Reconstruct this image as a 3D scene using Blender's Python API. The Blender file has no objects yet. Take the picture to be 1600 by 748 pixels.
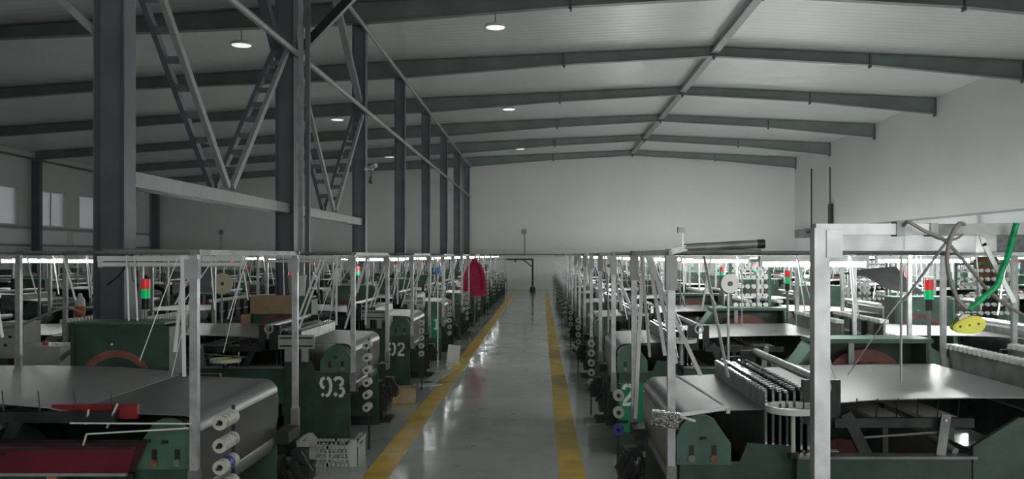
import bpy, math, random
from mathutils import Vector, Matrix
R = random.Random(7)
PI = math.pi
S = bpy.context.scene
COL = S.collection

# ------------------------------------------------------------------ camera
cam = bpy.data.objects.new('camera', bpy.data.cameras.new('camera'))
COL.objects.link(cam)
cam.location = (0, 0, 1.9)
cam.rotation_euler = (PI / 2, 0, 0)
cam.data.sensor_width = 36
cam.data.lens = 36 * 1400 / 1600
cam.data.shift_x = -46 / 1600
cam.data.shift_y = 25 / 1600
cam.data.clip_end = 200
S.camera = cam
# ------------------------------------------------------------------ world, exposure
w = bpy.data.worlds.new('world'); S.world = w; w.use_nodes = True
w.node_tree.nodes['Background'].inputs[0].default_value = (.97, 1, .97, 1)
w.node_tree.nodes['Background'].inputs[1].default_value = 1.5
S.view_settings.view_transform = 'Standard'
S.view_settings.look = 'None'
S.view_settings.gamma = 1
S.view_settings.exposure = 0.92
try:
    S.cycles.use_denoising = True
    S.cycles.use_light_tree = True
    S.cycles.max_bounces = 6
    S.cycles.sample_clamp_indirect = 6
except Exception:
    pass
TUBE_BRIGHT = 170.0      # lamps over the side of the blank wall
TUBE_MID = 50.0
TUBE_DIM = 20.0         # lamps over the window side
DISC = 0.42

# ------------------------------------------------------------------ materials
def mat(name, col, rough=.5, metal=0., var=.0, scale=6., bump=0., bscale=40., emit=0., spec=.5, col2=None):
    m = bpy.data.materials.new(name); m.use_nodes = True
    nt = m.node_tree; b = nt.nodes['Principled BSDF']
    b.inputs['Base Color'].default_value = (*col, 1)
    b.inputs['Roughness'].default_value = rough
    b.inputs['Metallic'].default_value = metal
    b.inputs['Specular IOR Level'].default_value = spec
    tc = nt.nodes.new('ShaderNodeTexCoord')
    if var or col2:
        n = nt.nodes.new('ShaderNodeTexNoise'); n.inputs['Scale'].default_value = scale
        n.inputs['Detail'].default_value = 5
        nt.links.new(tc.outputs['Object'], n.inputs['Vector'])
        r = nt.nodes.new('ShaderNodeValToRGB')
        c2 = col2 or tuple(c * (1 - var) for c in col)
        c1 = col if col2 else tuple(min(1, c * (1 + var)) for c in col)
        r.color_ramp.elements[0].position = .35; r.color_ramp.elements[1].position = .65
        r.color_ramp.elements[0].color = (*c2, 1); r.color_ramp.elements[1].color = (*c1, 1)
        nt.links.new(n.outputs['Fac'], r.inputs['Fac'])
        nt.links.new(r.outputs['Color'], b.inputs['Base Color'])
    if bump:
        n2 = nt.nodes.new('ShaderNodeTexNoise'); n2.inputs['Scale'].default_value = bscale
        nt.links.new(tc.outputs['Object'], n2.inputs['Vector'])
        bp = nt.nodes.new('ShaderNodeBump'); bp.inputs['Strength'].default_value = bump
        bp.inputs['Distance'].default_value = .06 if name == 'silver_foil' else .02
        nt.links.new(n2.outputs['Fac'], bp.inputs['Height'])
        nt.links.new(bp.outputs['Normal'], b.inputs['Normal'])
    if emit:
        b.inputs['Emission Color'].default_value = (*col, 1)
        b.inputs['Emission Strength'].default_value = emit
    return m

M = dict(
    green=mat('green_paint', (.026, .058, .040), .45, var=.35, scale=5, bump=.05),
    green2=mat('worn_and_lit_green_paint', (.052, .112, .085), .5, var=.3, scale=4),
    bright_green=mat('bright_green_paint', (.012, .21, .09), .45, var=.2),
    teal=mat('teal_paint', (.028, .085, .085), .5, var=.3),
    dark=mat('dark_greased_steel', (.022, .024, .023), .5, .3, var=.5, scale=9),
    black=mat('black_plastic', (.010, .010, .011), .45),
    grey=mat('grey_steel', (.19, .20, .195), .45, .5, var=.25, scale=8),
    galv=mat('galvanised_steel', (.38, .39, .395), .42, .5, var=.18, scale=12),
    chrome=mat('polished_steel', (.75, .76, .77), .16, 1., var=.1),
    cloth=mat('silver_grey_cloth', (.16, .16, .162), .40, .15, var=.06, scale=2.5, bump=.03, bscale=120),
    warp=mat('grey_warp_sheet', (.25, .25, .252), .38, .1, var=.06, scale=2, bump=.03, bscale=150),
    drop=mat('dark_hanging_cloth', (.075, .070, .070), .30, .25, var=.15, scale=3),
    board=mat('grey_beige_board', (.62, .61, .56), .55, var=.1),
    steelpaint=mat('grey_green_structural_paint', (.115, .127, .138), .5, var=.12, scale=2),
    rafterpaint=mat('rafter_paint', (.15, .175, .17), .5, var=.12, scale=1.2),
    tie=mat('light_grey_tie_paint', (.30, .31, .31), .5, var=.1),
    wall=mat('white_wall_panel', (.61, .61, .605), .5, var=.03, scale=.35),
    wall3=mat('grey_white_end_wall', (.53, .53, .525), .5, var=.03, scale=.35),
    wall2=mat('white_plaster', (.74, .75, .77), .6, var=.03, scale=.5),
    dado=mat('beige_dado', (.46, .42, .37), .6, var=.06),
    tape=mat('white_tape', (.68, .68, .69), .4),
    cream=mat('cream_plastic', (.47, .455, .40), .4, var=.08),
    tan=mat('tan_card', (.50, .45, .33), .6, var=.1),
    brown=mat('brown_cardboard', (.30, .20, .12), .75, var=.15),
    cardbox=mat('box_cardboard', (.45, .33, .19), .75, var=.12),
    thread=mat('thread', (.52, .52, .50), .6, bump=.2, bscale=300),
    blue=mat('blue_thread', (.05, .05, .33), .5, var=.2),
    maroon=mat('maroon_paint', (.095, .009, .017), .4, var=.25, scale=3),
    redpaint=mat('red_paint', (.19, .012, .014), .45, var=.2),
    rustred=mat('faded_red_paint', (.20, .07, .055), .55, var=.35, scale=5),
    redcloth=mat('crimson_cloth', (.33, .008, .045), .75, var=.2, bump=.15),
    darkcloth=mat('dark_grey_cloth', (.035, .036, .042), .8, var=.2, bump=.15),
    greycloth=mat('grey_cloth', (.13, .13, .135), .8, var=.15, bump=.15),
    yellow=mat('yellow_plastic', (.56, .55, .03), .4, var=.12, scale=30),
    yline=mat('yellow_floor_paint', (.60, .39, .035), .4, var=.22, scale=3),
    strap=mat('green_strap', (.0, .26, .085), .6, var=.3, scale=60),
    cable=mat('grey_brown_cable', (.20, .18, .16), .5),
    cable2=mat('dark_cable', (.03, .03, .03), .5),
    grille=mat('grey_box_paint', (.30, .31, .29), .5, var=.12),
    white=mat('white_plastic', (.64, .64, .62), .4, var=.05),
    crate=mat('grey_white_crate', (.48, .48, .46), .5, var=.1),
    bluecap=mat('blue_plastic', (.06, .20, .62), .4),
    orange=mat('orange_plastic', (.55, .12, .02), .4),
    foil=mat('silver_foil', (.62, .60, .58), .16, 1., bump=1., bscale=55),
    darkred=mat('dark_red_core', (.12, .02, .02), .6),
    digit=mat('white_stencil_paint', (.70, .74, .71), .6, var=.06),
    red_lamp=mat('red_lamp', (.55, .02, .02), .3, emit=.25),
    green_lamp=mat('green_lamp', (.0, .40, .12), .3, emit=.25),
    red_off=mat('red_lens', (.45, .02, .03), .3),
    green_off=mat('green_lens', (.0, .28, .11), .3),
    disc=mat('disc_lamp_lens', (1, 1, .98), .4, emit=DISC),
    tube_on=mat('tube_lit', (.95, 1, .965), .4, emit=TUBE_BRIGHT),
    tube_mid=mat('tube_medium', (.95, 1, .965), .4, emit=TUBE_MID),
    tube_off=mat('tube_unlit', (.75, .75, .74), .3),
    tube_dim=mat('tube_weak', (.95, 1, .965), .4, emit=TUBE_DIM),
    rust=mat('brown_lint', (.16, .075, .03), .8, var=.5, scale=20),
)

def floor_material():
    m = mat('grey_green_floor_paint', (.19, .215, .205), .16)
    nt = m.node_tree; b = nt.nodes['Principled BSDF']; tc = nt.nodes['Texture Coordinate']
    n = nt.nodes.new('ShaderNodeTexNoise'); n.inputs['Scale'].default_value = .8; n.inputs['Detail'].default_value = 8
    n.inputs['Roughness'].default_value = .65
    nt.links.new(tc.outputs['Object'], n.inputs['Vector'])
    r = nt.nodes.new('ShaderNodeValToRGB')
    r.color_ramp.elements[0].position = .30; r.color_ramp.elements[0].color = (.29, .315, .30, 1)
    r.color_ramp.elements[1].position = .62; r.color_ramp.elements[1].color = (.42, .45, .43, 1)
    nt.links.new(n.outputs['Fac'], r.inputs['Fac'])
    # dark speckles of oil and lint
    n3 = nt.nodes.new('ShaderNodeTexNoise'); n3.inputs['Scale'].default_value = 5.; n3.inputs['Detail'].default_value = 6
    nt.links.new(tc.outputs['Object'], n3.inputs['Vector'])
    r3 = nt.nodes.new('ShaderNodeValToRGB'); r3.color_ramp.elements[0].position = .26; r3.color_ramp.elements[0].color = (.5, .5, .5, 1)
    r3.color_ramp.elements[1].position = .36; r3.color_ramp.elements[1].color = (1, 1, 1, 1)
    nt.links.new(n3.outputs['Fac'], r3.inputs['Fac'])
    mx = nt.nodes.new('ShaderNodeMix'); mx.data_type = 'RGBA'; mx.blend_type = 'MULTIPLY'; mx.inputs[0].default_value = 1
    nt.links.new(r.outputs['Color'], mx.inputs[6]); nt.links.new(r3.outputs['Color'], mx.inputs[7])
    nt.links.new(mx.outputs[2], b.inputs['Base Color'])
    n2 = nt.nodes.new('ShaderNodeTexNoise'); n2.inputs['Scale'].default_value = 1.7; n2.inputs['Detail'].default_value = 6
    nt.links.new(tc.outputs['Object'], n2.inputs['Vector'])
    mr = nt.nodes.new('ShaderNodeMapRange'); mr.inputs[1].default_value = .3; mr.inputs[2].default_value = .7
    mr.inputs[3].default_value = .05; mr.inputs[4].default_value = .20
    nt.links.new(n2.outputs['Fac'], mr.inputs[0]); nt.links.new(mr.outputs[0], b.inputs['Roughness'])
    n4 = nt.nodes.new('ShaderNodeTexNoise'); n4.inputs['Scale'].default_value = 3
    nt.links.new(tc.outputs['Object'], n4.inputs['Vector'])
    bp = nt.nodes.new('ShaderNodeBump'); bp.inputs['Strength'].default_value = .12; bp.inputs['Distance'].default_value = .02
    nt.links.new(n4.outputs['Fac'], bp.inputs['Height']); nt.links.new(bp.outputs['Normal'], b.inputs['Normal'])
    return m
M['floor'] = floor_material()

def ceiling_material():
    m = mat('white_corrugated_ceiling', (.58, .585, .59), .38)
    nt = m.node_tree; b = nt.nodes['Principled BSDF']; tc = nt.nodes['Texture Coordinate']
    wv = nt.nodes.new('ShaderNodeTexWave'); wv.wave_type = 'BANDS'; wv.bands_direction = 'Y'
    wv.inputs['Scale'].default_value = 1.05; wv.inputs['Distortion'].default_value = 0
    nt.links.new(tc.outputs['Object'], wv.inputs['Vector'])
    bp = nt.nodes.new('ShaderNodeBump'); bp.inputs['Strength'].default_value = .22; bp.inputs['Distance'].default_value = .03
    nt.links.new(wv.outputs['Fac'], bp.inputs['Height']); nt.links.new(bp.outputs['Normal'], b.inputs['Normal'])
    n = nt.nodes.new('ShaderNodeTexNoise'); n.inputs['Scale'].default_value = .5; n.inputs['Detail'].default_value = 4
    nt.links.new(tc.outputs['Object'], n.inputs['Vector'])
    r = nt.nodes.new('ShaderNodeValToRGB')
    r.color_ramp.elements[0].position = .3; r.color_ramp.elements[0].color = (.66, .665, .665, 1)
    r.color_ramp.elements[1].position = .7; r.color_ramp.elements[1].color = (.73, .735, .735, 1)
    nt.links.new(n.outputs['Fac'], r.inputs['Fac']); nt.links.new(r.outputs['Color'], b.inputs['Base Color'])
    return m
M['ceiling'] = ceiling_material()

def glass_material():
    m = mat('frosted_window_pane', (.62, .64, .66), .35)
    b = m.node_tree.nodes['Principled BSDF']
    b.inputs['Transmission Weight'].default_value = .35
    return m
M['pane'] = glass_material()

# ------------------------------------------------------------------ mesh builder
class MB:
    def __init__(self, sx=1):
        self.v = []; self.f = []; self.sx = sx
    def add(self, vs, fs):
        o = len(self.v)
        self.v += [(self.sx * x, y, z) for x, y, z in vs]
        if self.sx < 0:
            self.f += [tuple(o + i for i in reversed(f)) for f in fs]
        else:
            self.f += [tuple(o + i for i in f) for f in fs]
        return self
    def box(self, x0, x1, y0, y1, z0, z1):
        if x0 > x1: x0, x1 = x1, x0
        if y0 > y1: y0, y1 = y1, y0
        if z0 > z1: z0, z1 = z1, z0
        v = [(x0, y0, z0), (x1, y0, z0), (x1, y1, z0), (x0, y1, z0), (x0, y0, z1), (x1, y0, z1), (x1, y1, z1), (x0, y1, z1)]
        return self.add(v, [(0, 3, 2, 1), (4, 5, 6, 7), (0, 1, 5, 4), (1, 2, 6, 5), (2, 3, 7, 6), (3, 0, 4, 7)])
    def bar(self, p, q, w, h=None, up=(0, 0, 1)):
        h = h or w
        p, q = Vector(p), Vector(q); d = (q - p).normalized(); up = Vector(up)
        a = d.cross(up)
        if a.length < 1e-3: a = d.cross(Vector((0, 1, 0)))
        a.normalize(); b = a.cross(d).normalized()
        a *= w / 2; b *= h / 2
        v = [p - a - b, p + a - b, p + a + b, p - a + b, q - a - b, q + a - b, q + a + b, q - a + b]
        return self.add([tuple(x) for x in v], [(3, 2, 1, 0), (4, 5, 6, 7), (0, 1, 5, 4), (1, 2, 6, 5), (2, 3, 7, 6), (3, 0, 4, 7)])
    def cyl(self, p, q, r, n=12, r2=None):
        r2 = r if r2 is None else r2
        p, q = Vector(p), Vector(q); d = (q - p).normalized()
        a = d.cross(Vector((0, 0, 1)))
        if a.length < 1e-3: a = Vector((1, 0, 0))
        a.normalize(); b = d.cross(a)
        v = []
        for c, rr in ((p, r), (q, r2)):
            for i in range(n):
                t = 2 * PI * i / n
                v.append(tuple(c + a * (rr * math.cos(t)) + b * (rr * math.sin(t))))
        f = [(i, (i + 1) % n, n + (i + 1) % n, n + i) for i in range(n)]
        f += [tuple(range(n))[::-1], tuple(range(n, 2 * n))]
        return self.add(v, f)
    def prism(self, poly, y0, y1):          # poly in (x, z), extruded along y
        n = len(poly)
        ar = sum(poly[i][0] * poly[(i + 1) % n][1] - poly[(i + 1) % n][0] * poly[i][1] for i in range(n))
        if ar < 0: poly = poly[::-1]
        v = [(x, y0, z) for x, z in poly] + [(x, y1, z) for x, z in poly]
        f = [tuple(range(n)), tuple(range(n, 2 * n))[::-1]]
        f += [(i, n + i, n + (i + 1) % n, (i + 1) % n) for i in range(n)]
        return self.add(v, f)
    def sheet(self, prof, y0, y1, t=.006):  # profile in (x, z) swept along y, with thickness
        n = len(prof); off = []
        for i in range(n):
            a = Vector(prof[max(0, i - 1)]); b = Vector(prof[min(n - 1, i + 1)]); d = (b - a).normalized()
            off.append((prof[i][0] + d.y * t, prof[i][1] - d.x * t))
        poly = list(prof) + off[::-1]
        v = [(x, y0, z) for x, z in poly] + [(x, y1, z) for x, z in poly]; m = 2 * n
        f = [(i, i + 1, m + i + 1, m + i) if True else None for i in range(m - 1)] + [(m - 1, 0, m, 2 * m - 1)]
        for i in range(n - 1):
            f.append((i, m - 1 - i, m - 2 - i, i + 1)); f.append((m + i, m + i + 1, 2 * m - 2 - i, 2 * m - 1 - i))
        return self.add(v, f)
    def tube(self, pts, r, n=8):
        pts = [Vector(p) for p in pts]; v = []; m = len(pts); a = None
        for i, p in enumerate(pts):
            d = (pts[min(m - 1, i + 1)] - pts[max(0, i - 1)]).normalized()
            if a is None:
                a = d.cross(Vector((0, 0, 1)))
                if a.length < 1e-3: a = d.cross(Vector((1, 0, 0)))
            else:
                a = a - d * a.dot(d)
            a.normalize(); b = d.cross(a)
            rr = r[i] if isinstance(r, (list, tuple)) else r
            for k in range(n):
                t = 2 * PI * k / n
                v.append(tuple(p + a * (rr * math.cos(t)) + b * (rr * math.sin(t))))
        f = []
        for i in range(m - 1):
            for k in range(n):
                f.append((i * n + k, i * n + (k + 1) % n, (i + 1) * n + (k + 1) % n, (i + 1) * n + k))
        f += [tuple(range(n))[::-1], tuple(range((m - 1) * n, m * n))]
        return self.add(v, f)
    def lathe(self, c, prof, axis='z', n=16, closed=True):    # prof: (radius, height) pairs about an axis through c
        v = []; m = len(prof)
        for i in range(n):
            t = 2 * PI * i / n; ca, sa = math.cos(t), math.sin(t)
            for r, h in prof:
                if axis == 'z': v.append((c[0] + r * ca, c[1] + r * sa, c[2] + h))
                elif axis == 'y': v.append((c[0] + r * sa, c[1] + h, c[2] + r * ca))
                else: v.append((c[0] + h, c[1] + r * ca, c[2] + r * sa))
        f = []
        for i in range(n):
            j = (i + 1) % n
            for k in range(m if closed else m - 1):
                l = (k + 1) % m
                f.append((i * m + k, j * m + k, j * m + l, i * m + l))
        return self.add(v, f)
    def mesh(self, name, m, smooth=True):
        me = bpy.data.meshes.new(name); me.from_pydata(self.v, [], self.f); me.materials.append(m)
        me.validate(); me.update()
        import bmesh
        bm = bmesh.new(); bm.from_mesh(me); bmesh.ops.recalc_face_normals(bm, faces=bm.faces); bm.to_mesh(me); bm.free()
        if smooth:
            me.shade_smooth(); me.set_sharp_from_angle(angle=math.radians(38))
        return me
    def obj(self, name, m, parent=None, **kw):
        return link(name, self.mesh(name, M[m] if isinstance(m, str) else m), parent, **kw)

def link(name, data, parent=None, label=None, cat=None, group=None, kind=None, loc=None, rot=None):
    o = bpy.data.objects.new(name, data); COL.objects.link(o)
    if parent: o.parent = parent
    if loc: o.location = loc
    if rot: o.rotation_euler = rot
    return tag(o, label, cat, group, kind)
def tag(o, label=None, cat=None, group=None, kind=None):
    if label: o['label'] = label
    if cat: o['category'] = cat
    if group: o['group'] = group
    if kind: o['kind'] = kind
    return o
def empty(name, loc=(0, 0, 0), label=None, cat=None, group=None, rot=None):
    return link(name, None, None, label, cat, group, None, loc, rot)
ORD = ['first', 'second', 'third', 'fourth', 'fifth', 'sixth', 'seventh', 'eighth', 'ninth', 'tenth', 'eleventh', 'twelfth', 'thirteenth', 'fourteenth', 'fifteenth', 'sixteenth']

# ------------------------------------------------------------------ shell
XL, XR, YB, YF = -21.7, 14.1, 49.9, -3.0
XC, XRIDGE = -4.13, 5.05
FRAMES = [49.6, 43.75, 37.9, 32.05, 26.2, 20.35, 14.5, 8.65]
def zroof(x, y):
    z = 8.0 + .012 * (26.2 - y)
    if x >= XRIDGE: return z - .045 * (x - XRIDGE)
    if x >= XC: return z - .045 * (XRIDGE - x)
    return z - .045 * (XRIDGE - XC) - .068 * (XC - x)

MB().box(XL - .3, XR + .3, YF - .3, YB + .3, -.2, 0).obj('floor', 'floor', kind='structure')
c = MB()
xs = [XL - .3, XC, XRIDGE, XR + .3]
for i in range(3):
    a, b = xs[i], xs[i + 1]
    vs = []
    for (x, y) in ((a, YF - .3), (b, YF - .3), (b, YB + .3), (a, YB + .3)):
        vs.append((x, y, zroof(x, y) + .02))
    vs += [(x, y, z + .15) for x, y, z in vs]
    c.add(vs, [(0, 3, 2, 1), (4, 5, 6, 7), (0, 1, 5, 4), (1, 2, 6, 5), (2, 3, 7, 6), (3, 0, 4, 7)])
c.obj('ceiling', 'ceiling', kind='structure')
def gable(y0, y1, name):
    pts = [(XL - .3, 0), (XR + .3, 0)] + [(x, zroof(x, (y0 + y1) / 2) + .1) for x in (XR + .3, XRIDGE, XC, XL - .3)]
    return MB().prism(pts, y0, y1).obj(name, 'wall3', kind='structure')
wb = gable(YB, YB + .3, 'wall_back'); 
def front_wall():                # unseen wall behind the camera; gate opening added to let daylight onto near looms
    b = MB(); x0, x1, zt = -1.6, 8.5, 4.8
    for a, c2 in ((XL - .3, x0), (x1, XR + .3)):
        pts = [(a, 0), (c2, 0)] + [(x, zroof(x, YF) + .1) for x in ([c2] + [q for q in (XRIDGE, XC) if a < q < c2] + [a])]
        b.prism(pts, YF - .3, YF)
    b.prism([(x0, zt), (x1, zt), (x1, zroof(x1, YF) + .1), (XRIDGE, zroof(XRIDGE, YF) + .1), (x0, zroof(x0, YF) + .1)], YF - .3, YF)
    return b.obj('wall_front', 'wall', kind='structure')
front_wall()
# conduit line along the back wall is a trim of its own
MB().cyl((XL + .1, YB - .03, 1.95), (XR - .1, YB - .03, 1.95), .022, 6).obj('trim_1', 'grey', kind='structure')
def sidewall(x0, x1, name, zlo, zhi_y):
    b = MB()
    vs = [(x0, YF, zlo), (x1, YF, zlo), (x1, YB, zlo), (x0, YB, zlo), (x0, YF, zhi_y(YF)), (x1, YF, zhi_y(YF)), (x1, YB, zhi_y(YB)), (x0, YB, zhi_y(YB))]
    b.add(vs, [(0, 3, 2, 1), (4, 5, 6, 7), (0, 1, 5, 4), (1, 2, 6, 5), (2, 3, 7, 6), (3, 0, 4, 7)])
    return b.obj(name, 'wall', kind='structure')
wr = sidewall(XR, XR + .3, 'wall_right', 3.25, lambda y: zroof(XR, y) + .1)
MB().box(XR + .06, XR + .3, YF, YB, .85, 3.25).obj('lower_panel', 'wall2', wr)
MB().box(XR + .03, XR + .3, YF, YB, 0, .85).obj('dado_panel', 'dado', wr)
MB().box(XR - .02, XR + .02, YF, YB, 3.21, 3.28).obj('ledge', 'tie', wr)
for i, y in enumerate((22.5, 29.0, 35)):
    MB().box(XR - .03, XR + .05, y, y + .25, .85, 3.21).obj('pier', 'wall2', wr)

# window wall: solid band, windows between, sill band
wl = MB().box(XL - .3, XL, YF, YB, 0, 3.15).obj('wall_left', 'wall', kind='structure')
b = MB()
vs = [(XL - .3, YF, 4.75), (XL, YF, 4.75), (XL, YB, 4.75), (XL - .3, YB, 4.75)]
vs += [(x, y, zroof(XL, y) + .1) for x, y, z in vs]
b.add(vs, [(0, 3, 2, 1), (4, 5, 6, 7), (0, 1, 5, 4), (1, 2, 6, 5), (2, 3, 7, 6), (3, 0, 4, 7)]).obj('upper_panel', 'wall', wl)
wins = [(21.5, 24.8), (27, 30.6), (33.2, 37.2), (38.7, 40.9), (42.1, 45.6), (46.6, 48.2)]
prev = YF
for (a, bb) in wins:
    MB().box(XL - .3, XL, prev, a, 3.15, 4.75).obj('pier', 'wall', wl); prev = bb
MB().box(XL - .3, XL, prev, YB, 3.15, 4.75).obj('pier', 'wall', wl)
for i, (a, bb) in enumerate(wins):
    wo = MB()
    for (y0, y1, z0, z1) in ((a, bb, 3.15, 3.21), (a, bb, 4.69, 4.75), (a, a + .06, 3.21, 4.69), (bb - .06, bb, 3.21, 4.69), ((a + bb) / 2 - .03, (a + bb) / 2 + .03, 3.21, 4.69)):
        wo.box(XL - .16, XL - .08, y0, y1, z0, z1)
    fr = wo.obj('window_%d' % (i + 1), 'white', kind='structure')
    for k in range(2):
        m0 = a + .06 if k == 0 else (a + bb) / 2 + .03
        m1 = (a + bb) / 2 - .03 if k == 0 else bb - .06
        MB().box(XL - .13, XL - .11, m0, m1, 3.21, 4.69).obj('pane', 'pane', fr)
MB().box(XL, XL + .14, YF, YB, 3.02, 3.12).obj('trim_2', 'tie', kind='structure')
MB().box(XL, XL + .05, YF, YB, 2.3, 2.36).obj('trim_3', 'grey', kind='structure')
MB().tube([(XL + .1, YF, zroof(XL, YF) - .25), (XL + .1, YB, zroof(XL, YB) - .25)], .05, 6).obj('trim_4', 'grey', kind='structure')
for i in range(10):
    y = 21.5 + 2.85 * i
    MB().box(XL + .0, XL + .03, y, y + 2.3, 2.42, 2.98).obj('panel', 'wall2', wl)
# ceiling ridge strip
rs = MB()
rs.bar((XRIDGE, YF, zroof(XRIDGE, YF) - .16), (XRIDGE, YB, zroof(XRIDGE, YB) - .16), .22, .10)
rs.obj('trim_5', 'tie', kind='structure')
# yellow aisle lines
def floor_line(name, x0, x1):
    b = MB(); y = 3.0
    while y < 46.8:
        y1 = y + 1.46
        j = R.uniform(-.006, .006)
        b.box(x0 + j, x1 + j + R.uniform(-.006, .006), y, y1, .0005, .004)
        y = y1
    b.obj(name, 'yline', kind='structure')
floor_line('trim_6', -1.53, -1.30); floor_line('trim_7', .15, .37)

# ------------------------------------------------------------------ columns and rafters
def hcol(x, y, h, wx, fy, label, name='steel_column', group=None):
    t = empty(name, (x, y, 0), label, 'column', group)
    MB().box(-wx / 2 + .012, wx / 2 - .012, fy / 2 - .008, fy / 2 + .008, 0, h).obj('web', 'steelpaint', t)
    MB().box(-wx / 2, -wx / 2 + .014, 0, fy, 0, h).obj('flange', 'steelpaint', t)
    MB().box(wx / 2 - .014, wx / 2, 0, fy, 0, h).obj('flange', 'steelpaint', t)
    MB().box(-wx / 2 - .06, wx / 2 + .06, -.05, fy + .05, 0, .03).obj('base_plate', 'steelpaint', t)
    MB().box(-wx / 2, wx / 2, 0, fy, h - .03, h).obj('cap_plate', 'steelpaint', t)
    return t
for i, y in enumerate(FRAMES):
    n = len(FRAMES) - 1 - i
    lab = 'grey steel H column between the two halls, %s of its row counted from the camera' % ORD[n]
    hcol(XC, y - .1, zroof(XC, y) - .52, .30, .24, lab, group='columns between the halls')
for i, y in enumerate((49.6, 43.75, 37.9, 32.05, 26.2)):
    hcol(XL + .35, y - .1, zroof(XL + .35, y) - .36, .34, .24, 'dark steel column on the window wall, %s counted from the far corner' % ORD[i], group='columns on the window wall')
def rafter(i, y):
    n = len(FRAMES) - i
    o = ['farthest one, against the end wall', 'second from the end wall', 'third from the end wall', 'fourth from the end wall', 'fifth from the end wall', 'sixth from the end wall', 'seventh from the end wall', 'eighth from the end wall'][i]
    t = empty('roof_rafter', (XRIDGE, y, zroof(XRIDGE, y)), 'grey green tapered rafter spanning the main hall, ' + o, 'rafter', 'rafters of the main hall')
    Z0 = zroof(XRIDGE, y)
    def run(pts, t):                 # pts: (x, depth)
        for (xa, da), (xb, db) in zip(pts[:-1], pts[1:]):
            za, zb = zroof(xa, y) - Z0, zroof(xb, y) - Z0
            xa0, xb0 = xa - XRIDGE, xb - XRIDGE
            MB().prism([(xa0, za - .012), (xb0, zb - .012), (xb0, zb - db), (xa0, za - da)], -.005, .005).obj('web', 'rafterpaint', t)
            MB().bar((xa0, 0, za - .012), (xb0, 0, zb - .012), .20, .014, up=(0, 0, 1)).obj('top_flange', 'rafterpaint', t)
            MB().bar((xa0, 0, za - da), (xb0, 0, zb - db), .20, .016, up=(0, 0, 1)).obj('bottom_flange', 'rafterpaint', t)
    def splice(x, d, t):
        z = zroof(x, y) - Z0; x0 = x - XRIDGE
        MB().box(x0 - .02, x0 + .02, -.1, .1, z - d - .09, z + .0).obj('splice_plate', 'steelpaint', t)
        MB().box(x0 - .05, x0 - .02, -.012, .012, z - d - .05, z - d + .02).obj('gusset', 'steelpaint', t)
    run([(XC, .50), (XC + 4.6, .33), (XRIDGE, .28)], t)
    run([(XRIDGE, .28), (9.6, .33), (XR, .56)], t)
    splice(XRIDGE, .28, t); splice(XC + 4.8, .33, t); splice(9.6, .33, t); splice(XR - .03, .56, t)
    t2 = empty('lean_to_rafter', (XRIDGE, y, Z0), 'dark grey rafter sloping down over the window side hall, ' + o, 'rafter', 'rafters of the window side hall')
    run([(XL + .3, .33), (-12.5, .28), (XC, .50)], t2)
    splice(-12.5, .28, t2)
for i, y in enumerate(FRAMES):
    rafter(i, y)
# ties along the column row
def tie(z, name, label, y0=2, y1=49.6, x=XC, dz=0):
    t = MB(); t.cyl((x + .19, y0, z), (x + .19, y1, z + dz), .05, 10)
    o = t.obj(name, 'tie'); tag(o, label, 'tie tube')
tie(5.15, 'tie_tube', 'light grey horizontal tube tying the column row at mid height')
tie(7.1, 'tie_tube', 'light grey horizontal tube tying the column row just under the rafters', dz=-.28)
# lower chord: box beam with serrated top clips
ch = empty('chord_beam', (XC, 8.65, 2.66), 'grey beam running level between three columns, foot of the ladder braces', 'beam')
MB().box(-.05, .08, .16, 11.75, -.075, .075).obj('beam', 'tie', ch)
k = MB()
y = .2
while y < 11.6:
    k.box(-.12, -.02, y, y + .14, .075, .10); y += .36
k.obj('clip_row', 'dark', ch, kind='stuff')
MB().box(-.14, -.05, .16, 11.75, -.08, .06).obj('back_angle', 'steelpaint', ch)
def ladder(p, q, label, dark):
    t = empty('ladder_brace', p, label, 'brace', 'ladder braces between columns')
    p, q = Vector(p), Vector(q); d = q - p; L = d.length
    for s in (-.105, .105):
        MB().bar((s, 0, 0), (s + d.x, d.y, d.z), .06, .09).obj('side_rail', 'tie' if s > 0 else 'steelpaint', t)
    n = int(L / .36)
    for k in range(1, n):
        e = d * (k / n)
        MB().bar((-.13, e.y, e.z), (.13, e.y, e.z), .05, .075).obj('rung', 'steelpaint', t)
ladder((XC, 11.5, 2.78), (XC, 8.95, 5.15), 'ladder shaped steel brace rising from the first chord joint towards the big near column', 1)
ladder((XC, 11.65, 2.78), (XC, 14.2, 5.15), 'ladder shaped steel brace rising from the first chord joint to the second column', 0)
ladder((XC, 17.35, 2.78), (XC, 14.85, 5.05), 'ladder shaped steel brace leaning back to the second column from the farther chord joint', 1)
ladder((XC, 17.5, 2.78), (XC, 20.15, 5.05), 'ladder shaped steel brace rising from the farther chord joint to the third column', 0)
def brace(p, q, label, m='steelpaint', w=.1):
    tag(MB().bar(p, q, w, w).obj('brace_bar', m), label, 'brace')
brace((XC + .02, 20.2, 5.4), (XC + .02, 17.4, 7.35), 'single grey diagonal from the third column up to the roof', 'tie', .13)
brace((XC - .05, 14.6, 5.35), (XC - .05, 16.9, 7.35), 'single grey diagonal from the second column up and away to the roof', 'steelpaint')
brace((XC - .12, 14.35, 5.2), (XC - .12, 11.9, 7.5), 'thick dark diagonal from the second column up towards the camera', 'steelpaint', .14)
brace((XC + .17, 14.7, 5.25), (XC + 1.8, 14.7, 6.95), 'black knee brace leaning out from the second column over the main hall', 'black', .13)
brace((XC - .15, 8.7, 4.02), (XC - 1.6, 8.7, 5.4), 'grey knee brace leaning out from the big near column', 'tie', .07)
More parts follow.
